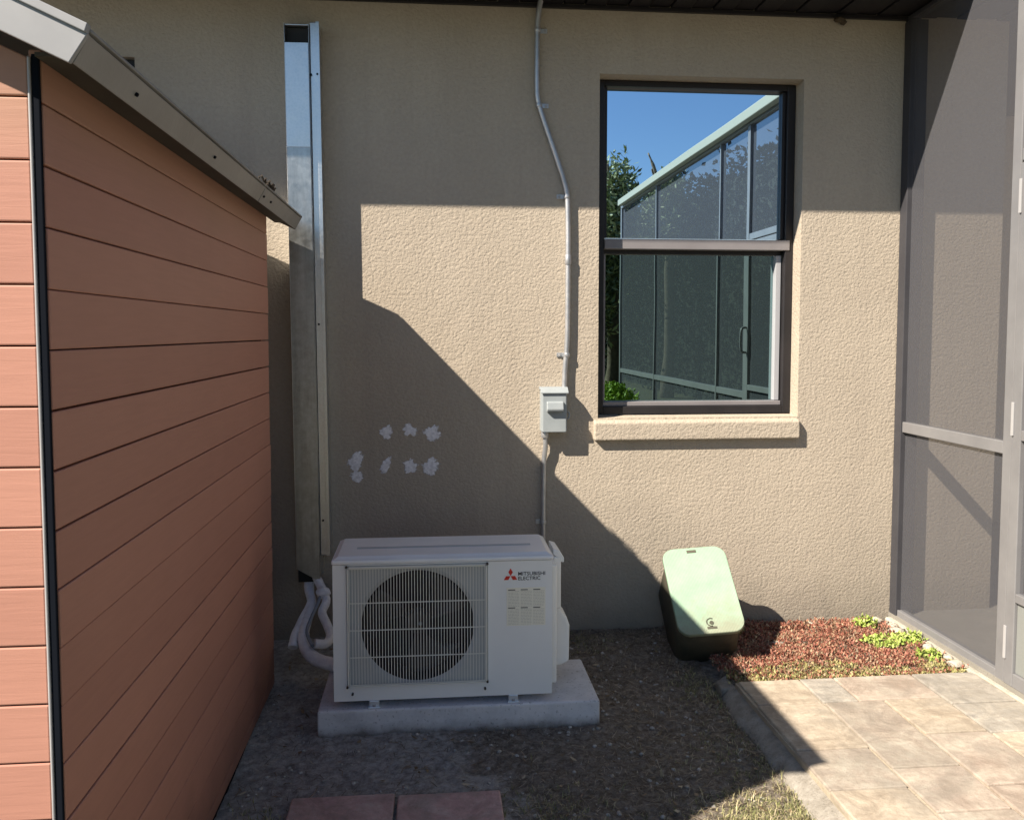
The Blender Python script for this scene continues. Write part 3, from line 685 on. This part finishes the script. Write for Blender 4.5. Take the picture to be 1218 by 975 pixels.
# rough mortar haunch along the patio edge
m = MB(); ny = 120
for i in range(ny+1):
    y = -.60-(2.6)*i/ny; wv = .055+.016*noise.noise(Vector((0, y*5, 0)))
    row = [(1.196, .048), (1.17, .036), (1.196-wv, .016), (1.18-wv, -.02)]
    for q, (x, z) in enumerate(row): m.v.append((x+(.004*noise.noise(Vector((q, y*30, 2))) if 0 < q else 0), y, z+.005*noise.noise(Vector((q*3, y*22, 1)))))
for i in range(ny):
    for q in range(3): m.f.append((i*4+q, i*4+q+1, (i+1)*4+q+1, (i+1)*4+q))
m.f.append((0, 1, 2, 3))
m.build('mortar_edging', EDGEC, patio, smooth=True)
B('back_edging', EDGEC, patio, (1.14, 1.20, -.712, -.630, -.03, .045), .010, seg=3)
# two red pavers in the soil
for i, (x0, x1, yt) in enumerate(((-.444, -.127, -1.322), (-.117, .203, -1.338))):
    o = B('stepping_paver', REDPAV, None, (x0, x1, yt-.32, yt, -.03, .026+.002*i), .006, seg=3)
    tag(o, ('dusty red paver in the soil below the condenser, next to the shed', 'dusty red paver in the soil below the condenser, next to the dark grass')[i], 'paver', 'red stepping pavers set in soil')

# ------------------------------------------------------------------ lanai behind the screen
lan = B('lanai_floor', SLABC, None, (2.24, 6.5, -7.5, 3.0, -.1, .085), 0); lan['kind'] = 'structure'; lan['label'] = 'smooth concrete lanai floor behind the screen'
hw = thing('house_wing', 'shaded recessed house wall with sliding glass behind the screen enclosure', 'house wing', (4, 1.5, 0))
B('rear_wall', STUCCO, hw, (2.78, 6.6, 1.8, 1.95, .05, 3.0), 0)
B('return_wall', STUCCO, hw, (6.5, 6.7, -3.5, 1.79, .05, 2.95), 0)
sg = B('sliding_door', BRONZE, hw, (4.5, 6.4, 1.74, 1.798, .09, 2.3), .003)
B('pane', GLASS, sg, (4.56, 5.42, 1.728, 1.738, .16, 2.23), 0); B('pane', GLASS, sg, (5.48, 6.34, 1.728, 1.738, .16, 2.23), 0)
B('recess_ceiling', SOFFIT, hw, (2.78, 6.7, .21, 1.96, 2.99, 3.02), 0)

# ------------------------------------------------------------------ screen enclosure
en = thing('screen_enclosure', 'grey aluminium screen enclosure with door, running out from the house wall', 'screen enclosure', (2.27, 0, .06))
EX0, EX1 = 2.245, 2.290
posts = [(-.075, -.003), (-.835, -.785), (-1.75, -1.70), (-2.345, -2.32), (-4.245, -4.22), (-5.85, -5.80)]
B('wall_channel', WALLCH, en, (EX0-.004, EX1+.035, -.062, -.003, .075, 2.93), .003)
for (a, b) in posts[1:]: B('post', ENCL, en, (EX0, EX1, a, b, .075, 2.93), .003)
B('top_beam', ENCL, en, (EX0, EX1, -5.85, -.541, 2.932, 2.985), .003)
B('shaded_beam_end', WALLCH, en, (EX0, EX1, -.505, -.003, 2.932, 2.954), .003)  # end of the top beam under the soffit, coloured dark for its shade
B('gutter', BEAM, en, (EX0-.06, EX0-.003, -5.75, -.54, 2.95, 3.02), .006)
for i in range(len(posts)-1):
    a, b = posts[i+1][1], (posts[i][0] if i else -.063)
    if i == 1: continue
    B('chair_rail', ENCL, en, (EX0+.002, EX1-.002, a+.001, b-.001, .985, 1.035), .003)
    B('bottom_rail', ENCL, en, (EX0+.002, EX1-.002, a+.001, b-.001, .072, .115), .003)
    for (z0, z1) in ((.116, .984), (1.036, 2.931)):
        MB().poly([(EX0+.02, a+.001, z0), (EX0+.02, b-.001, z0), (EX0+.02, b-.001, z1), (EX0+.02, a+.001, z1)]).build('screen_panel', SCREEN, en)
B('door_header', ENCL, en, (EX0+.002, EX1-.002, -1.699, -.836, 2.12, 2.165), .003)
MB().poly([(EX0+.02, -1.699, 2.166), (EX0+.02, -.836, 2.166), (EX0+.02, -.836, 2.931), (EX0+.02, -1.699, 2.931)]).build('screen_panel', SCREEN, en)
dm = MB().box(EX0-.006, EX1-.014, -.893, -.842, .085, 2.11).box(EX0-.006, EX1-.014, -1.693, -1.642, .085, 2.11)
for (z0, z1) in ((.085, .14), (.42, .455), (1.05, 1.09), (2.06, 2.11)): dm.box(EX0-.006, EX1-.014, -1.641, -.894, z0, z1)
door = dm.build('screen_door', ENCL, en, .003)
B('kick_panel', ENCLKICK, door, (EX0+.006, EX0+.014, -1.640, -.895, .141, .419), .001)
for (z0, z1) in ((.456, 1.049), (1.091, 2.059)):
    MB().poly([(EX0+.012, -1.64, z0), (EX0+.012, -.895, z0), (EX0+.012, -.895, z1), (EX0+.012, -1.64, z1)]).build('door_screen', SCREEN, door)
for z in (.25, 1.13, 1.985): B('hinge', HINGE, door, (EX0-.012, EX0-.0065, -.856, -.843, z-.065, z+.065), .001)
MB().tube([(EX0-.01, -1.665, 1.50), (EX0-.045, -1.665, 1.48), (EX0-.045, -1.665, 1.34), (EX0-.01, -1.665, 1.32)], .009, 8).build('handle', ENCL, door)
B('footing', STONE, None, (2.208, 2.244, -3.2, -.02, -.02, .068), .01, seg=3)
ft = bpy.data.objects['footing']; ft.name = 'concrete_kerb'; tag(ft, 'narrow pale concrete strip along the foot of the screen enclosure', kind='structure')

# ------------------------------------------------------------------ ground cover
def leaf(m, c, l, w_, az, el, roll=0):
    d = Vector((math.cos(az)*math.cos(el), math.sin(az)*math.cos(el), math.sin(el))); s_ = Vector((-math.sin(az), math.cos(az), 0)); n_ = s_.cross(d)
    s_ = s_*math.cos(roll)+n_*math.sin(roll); c = Vector(c); k = len(m.v)
    m.v += [tuple(c), tuple(c+d*l*.5+s_*w_*.5+n_*w_*.15), tuple(c+d*l), tuple(c+d*l*.5-s_*w_*.5+n_*w_*.15)]; m.f += [(k, k+1, k+2), (k, k+2, k+3)]
def blade(m, c, l, w_, az, el, bend=.6):
    d = Vector((math.cos(az)*math.cos(el), math.sin(az)*math.cos(el), math.sin(el))); s_ = Vector((-math.sin(az), math.cos(az), 0)); c = Vector(c)
    p1 = c+d*l*.55; el2 = el-bend; d2 = Vector((math.cos(az)*math.cos(el2), math.sin(az)*math.cos(el2), math.sin(el2))); p2 = p1+d2*l*.45
    if p2.z < .0: p2.z = .004
    k = len(m.v); m.v += [tuple(c-s_*w_*.5), tuple(c+s_*w_*.5), tuple(p1+s_*w_*.4), tuple(p1-s_*w_*.4), tuple(p2)]; m.f += [(k, k+1, k+2, k+3), (k+3, k+2, k+4)]
R = random.Random(21)
# soil of the planting bed
m = MB(); bx_, by_ = lin(1.14, 2.22, .018), lin(-.712, -.012, .018)
def bedz(x, y): return .050+.010*noise.noise(Vector((x*9, y*9, 1)))+.010*noise.noise(Vector((x*22, y*22, 1)))-(.03 if x < 1.2 else 0)
for y in by_:
    for x in bx_: m.v.append((x, y, bedz(x, y)))
nb = len(bx_); m.f = [(j*nb+i, j*nb+i+1, (j+1)*nb+i+1, (j+1)*nb+i) for j in range(len(by_)-1) for i in range(nb-1)]
tag(m.build('planting_bed', SOIL, smooth=True), 'small soil bed between the wall and the patio', kind='structure')
def cluster(m, x, y, z, n_, r, l, w_, lo=.1, hi=1.3):
    for _ in range(n_):
        a = R.uniform(0, 6.283); q = r*math.sqrt(R.random())
        leaf(m, (x+q*math.cos(a), y+q*math.sin(a), z+R.uniform(0, .6)*r), R.uniform(.6, 1.2)*l, R.uniform(.7, 1.2)*w_, R.uniform(0, 6.283), R.uniform(lo, hi), R.uniform(-.7, .7))
m = MB(); mo = MB()
for _ in range(3600):
    x = R.uniform(1.20, 2.22); y = R.uniform(-.70, -.03)
    edge = noise.noise(Vector((x*5, y*5, 4)))
    if x < 1.42 and y > -.42 and not (x > 1.36): continue
    if y < -.55+.05*math.sin(x*9) and R.random() < .7:
        cluster(mo, x, y, bedz(x, y), 7, .018, .016, .008); continue
    if x > 2.08 and R.random() < .7: continue
    if edge < -.62: continue
    rs_ = R.uniform(.7, 1.5); (cluster(m, x, y, bedz(x, y)+max(0, .012*noise.noise(Vector((x*14, y*14, 8)))), 14, .02*rs_, .011*rs_, .007*rs_))
tag(m.build('red_ground_cover', L_RED, kind='stuff'), 'dry red ground cover filling the bed between wall and patio', kind='stuff')
tag(mo.build('olive_ground_cover', L_OLIVE, kind='stuff'), 'sparse olive green ground cover along the patio edge', kind='stuff')
for i, (x, y, r, n_, lb_) in enumerate([(2.02, -.36, .085, 420, 'bright green weed clump at the patio side of the red ground cover'), (2.13, -.52, .05, 220, 'low green weed at the foot of the screen enclosure'),
                                        (2.15, -.33, .065, 260, 'yellow green weed between stones beside the enclosure rail'), (2.07, -.10, .05, 200, 'small green weed against the house wall in the corner'), (1.40, -.16, .04, 130, 'small olive weed beside the shadow of the green lid')]):
    m = MB()
    for _ in range(n_//6):
        a = R.uniform(0, 6.283); q = r*math.sqrt(R.random()); h = .055*(1-q/r*.6)
        cluster(m, x+q*math.cos(a), y+q*math.sin(a)*.8, .05+h*R.random(), 7, .014, .022, .014, -.2, 1.2)
    tag(m.build('weed', L_GREEN if i != 4 else L_OLIVE), lb_, 'weed', 'weeds in the planting bed')
# stones by the rail
for i, (x, y, z, r, s_) in enumerate([(2.185, -.62, .07, .028, (1.3, .9, .6)), (2.17, -.20, .06, .030, (1.2, 1, .6)), (2.19, -.13, .06, .024, (1, 1.2, .6)), (2.14, -.055, .06, .028, (1.6, .8, .6)),
                                      (2.19, -.42, .065, .022, (1.1, 1, .7)), (2.185, -.29, .06, .026, (.9, 1.3, .6)), (1.545, -.30, .06, .022, (1.5, .8, .5)), (2.04, -.04, .055, .024, (1.7, .7, .6)), (2.2, -.55, .07, .018, (1, 1, .6)), (1.83, -.05, .055, .02, (1.4, .8, .5))]):
    L_ = ['pale stone at the corner where patio meets the rail', 'pale stone between weed and enclosure post', 'small pale stone close to the wall channel', 'flat pale stone in the wall corner',
          'small pale stone between two green weeds', 'pale stone behind the yellow green weed', 'flat white stone in the red cover beside the green lid box', 'pale stone against the wall left of the corner weed', 'tiny pale stone by the bottom rail', 'small pale stone half hidden in red cover at the wall foot'][i]
    tag(MB().ico((x, y, z), r, i+1, .3, 2, s_).build('stone', STONE, smooth=True), L_, 'stone', 'pale stones in the planting bed')
# thatch on the dirt
m = MB()
for _ in range(38000):
    x = R.uniform(-.66, 1.14); y = R.uniform(-1.75, -.02)
    if -.43 < x < .62 and -.89 < y < -.48: continue
    d = noise.noise(Vector((x*2.6, y*2.6, 7)))+(x-.35)*.9
    if R.random() > max(.08, min(1, .36+d)): continue
    blade(m, (x, y, gz(x, y)+R.uniform(-.002, .008)), R.uniform(.012, .05), R.uniform(.0009, .0024), R.uniform(0, 6.283), R.uniform(-.1, .5), R.uniform(0, .6))
for _ in range(2200):
    x, y = R.uniform(1.2, 2.2), R.uniform(-.7, -.03); blade(m, (x, y, bedz(x, y)+R.uniform(.005, .03)), R.uniform(.015, .05), R.uniform(.001, .0025), R.uniform(0, 6.283), R.uniform(-.1, .7), R.uniform(0, .6))
tag(m.build('dry_thatch', L_STRAW), 'dead grass thatch lying on the shaded soil', kind='stuff')
m = MB()
def tufts(n_, cx_, cy_, rx, ry, lmin, lmax, dens=1):
    for _ in range(n_):
        x, y = cx_+R.gauss(0, rx), cy_+R.gauss(0, ry)
        if x > 1.135 and y > -3: x = 1.185-R.random()**1.5*.10
        for _ in range(3): blade(m, (x+R.uniform(-.006, .006), y+R.uniform(-.006, .006), gz(x, y)-.002), R.uniform(lmin, lmax), R.uniform(.0016, .003), R.uniform(0, 6.283), R.uniform(.4, 1.45), R.uniform(.3, 1.2))
tufts(950, 1.0, -1.55, .09, .075, .010, .032)
tufts(160, .72, -1.60, .14, .06, .01, .025)
tufts(120, .33, -1.42, .07, .07, .012, .03)
tufts(200, 1.02, -1.2, .08, .15, .01, .03)
tufts(420, 1.15, -1.62, .03, .12, .012, .035)
tufts(90, 1.13, -1.1, .02, .2, .008, .025)
tufts(170, 1.08, -.62, .06, .10, .012, .04)
tufts(160, .66, -.16, .10, .08, .01, .03)
tufts(60, -.52, -1.38, .06, .06, .01, .03)
tufts(2500, 1.0, -2.3, .5, .4, .015, .05)
tag(m.build('grass', L_GRASS), 'short patchy grass growing in the soil', kind='stuff')
m = MB()
for _ in range(900):
    x = R.uniform(-.64, 1.1); y = R.uniform(-1.7, -.05)
    if -.45 < x < .64 and -.9 < y < -.46: continue
    m.ico((x, y, gz(x, y)+.001), R.choice((.0025, .003, .004, .006, .009)), R.random()*50, .3, 1, (1, 1, .6))
for _ in range(70):
    x = R.uniform(-.6, 1.1); y = R.uniform(-1.7, -.05)
    if -.45 < x < .64 and -.9 < y < -.46: continue
    a = R.uniform(0, 6.28); l = R.uniform(.02, .06); z = gz(x, y)
tag(m.build('gravel', concrete('pebble', (.20, .19, .17), (.55, .53, .49), .002, 30)), 'scattered crumbs of gravel in the soil', kind='stuff')

m = MB()
for _ in range(260):
    x = R.uniform(-.64, 1.12); y = R.uniform(-1.75, -.04)
    if -.45 < x < .64 and -.9 < y < -.46: continue
    leaf(m, (x, y, gz(x, y)+.006), R.uniform(.015, .035), R.uniform(.008, .015), R.uniform(0, 6.283), R.uniform(-.1, .5), R.uniform(-.6, .6))
tag(m.build('leaf_litter', leafmat('litter_leaf', [(0, (.10, .07, .04)), (.6, (.28, .20, .12)), (1, (.48, .40, .28))])), 'small dead leaves scattered on the soil', kind='stuff')
m = MB()
for _ in range(80):
    x = R.uniform(-.6, 1.08); y = R.uniform(-1.7, -.05)
    if -.5 < x < .7 and -.95 < y < -.42: continue
    a = R.uniform(0, 6.283); l = R.uniform(.02, .07); z = gz(x, y)+.004
    m.tube([(x, y, z), (x+math.cos(a)*l*.5, y+math.sin(a)*l*.5, z+.005), (x+math.cos(a+.3)*l, y+math.sin(a+.3)*l, z+.002)], .0014, 5, 2)
tag(m.build('twigs', mottled('twig', (.16, .12, .085), (.34, .28, .21), 30, .9)), 'fine dry twigs lying on the soil', kind='stuff')

# ------------------------------------------------------------------ garden behind the viewer, seen in the window
def crown(m, c, rx, rz, n_, l, seed):
    rr_ = random.Random(seed)
    cl = [Vector((rr_.gauss(0, 1), rr_.gauss(0, 1), rr_.gauss(0, 1))).normalized()*rr_.uniform(.15, .85) for _ in range(60)]
    for i in range(n_):
        q = rr_.choice(cl); p = Vector((c[0]+(q.x+max(-.2, min(.2, rr_.gauss(0, .12))))*rx, c[1]+(q.y+rr_.gauss(0, .14))*rx, c[2]+(q.z+rr_.gauss(0, .16))*rz))
        leaf(m, p, l*rr_.uniform(.6, 1.4), l*.35, rr_.uniform(0, 6.283), rr_.uniform(-.7, 1.2), rr_.uniform(-1, 1))
def tree(x, y, h, rx, rz, label, seed, l=.16, n_=9000):
    t = thing('tree', label, 'tree', (x, y, 0), 'trees beyond the enclosure'); m = MB()
    m.tube([(x, y, -.1), (x+.05, y, h*.3), (x-.05, y+.1, h*.7)], [.16, .12, .06], 9)
    for i in range(5):
        a = i*1.3+seed; m.tube([(x, y, h*(.3+.07*i)), (x+math.cos(a)*rx*.4, y+math.sin(a)*rx*.4, h*(.5+.08*i)), (x+math.cos(a)*rx*.7, y+math.sin(a)*rx*.7, h*(.6+.08*i))], [.06, .04, .02], 7)
    m.build('trunk', BARK, t); m = MB(); crown(m, (x, y, h*.68), rx, rz, n_, l, seed); m.build('crown', L_TREE, t)
tree(3.5, -12.2, 5.0, 1.0, 1.5, 'leafy tree standing past the far end of the screen enclosure', 3)
tree(5.3, -14.5, 6.0, .8, .9, 'taller tree showing above the enclosure gutter in the window reflection', 5)
tree(2.9, -11.8, 3.4, .7, 1.6, 'lower dense tree at the window reflection left edge', 8)
m = MB(); rr_ = random.Random(2)  # made-up dark hedge, a backdrop that darkens the window reflection
for i in range(34000):
    u = rr_.random(); x, y = 5.95+rr_.gauss(0, .3), -27+u*23
    z = rr_.random()**.8*4.75*(1+.03*math.sin(y*2.1)); leaf(m, (x, y, z), .13, .08, rr_.uniform(0, 6.28), rr_.uniform(-.6, 1.2), rr_.uniform(-1, 1))
hg = thing('hedge', 'tall dark hedge added beyond the screen enclosure to darken the window reflection', 'hedge', (6, -12, 0)); m.build('foliage', L_HEDGE, hg)
B('dark_core', mottled('backdrop_core', (.012, .018, .01), (.02, .03, .015), 6, .9), hg, (5.95, 6.1, -27, -4, -.1, 4.5), 0)
sh = thing('shrub', 'bright green low shrub in front of the screen enclosure, seen in the glass', 'shrub', (1.85, -4.3, 0)); m = MB()
rr_ = random.Random(6)
for i in range(3000):
    a, e = rr_.uniform(0, 6.28), rr_.uniform(-.3, 1.5); r = rr_.uniform(.7, 1)*(1+.2*noise.noise(Vector((a*2, e*3, 0))))
    leaf(m, (1.85+.33*r*math.cos(a)*math.cos(e), -4.3+.4*r*math.sin(a)*math.cos(e), .45+.48*r*math.sin(e)), .05, .028, rr_.uniform(0, 6.28), rr_.uniform(-.3, 1.3), rr_.uniform(-1, 1))
m.build('foliage', L_BUSH, sh); m = MB()
for i in range(6): m.tube([(1.85, -4.3, -.02), (1.85+.12*math.cos(i), -4.3+.12*math.sin(i), .3), (1.85+.22*math.cos(i), -4.3+.22*math.sin(i), .6)], .01, 6)
m.build('stem', BARK, sh)
for o in S.objects:
    if '_local' in o: del o['_local']
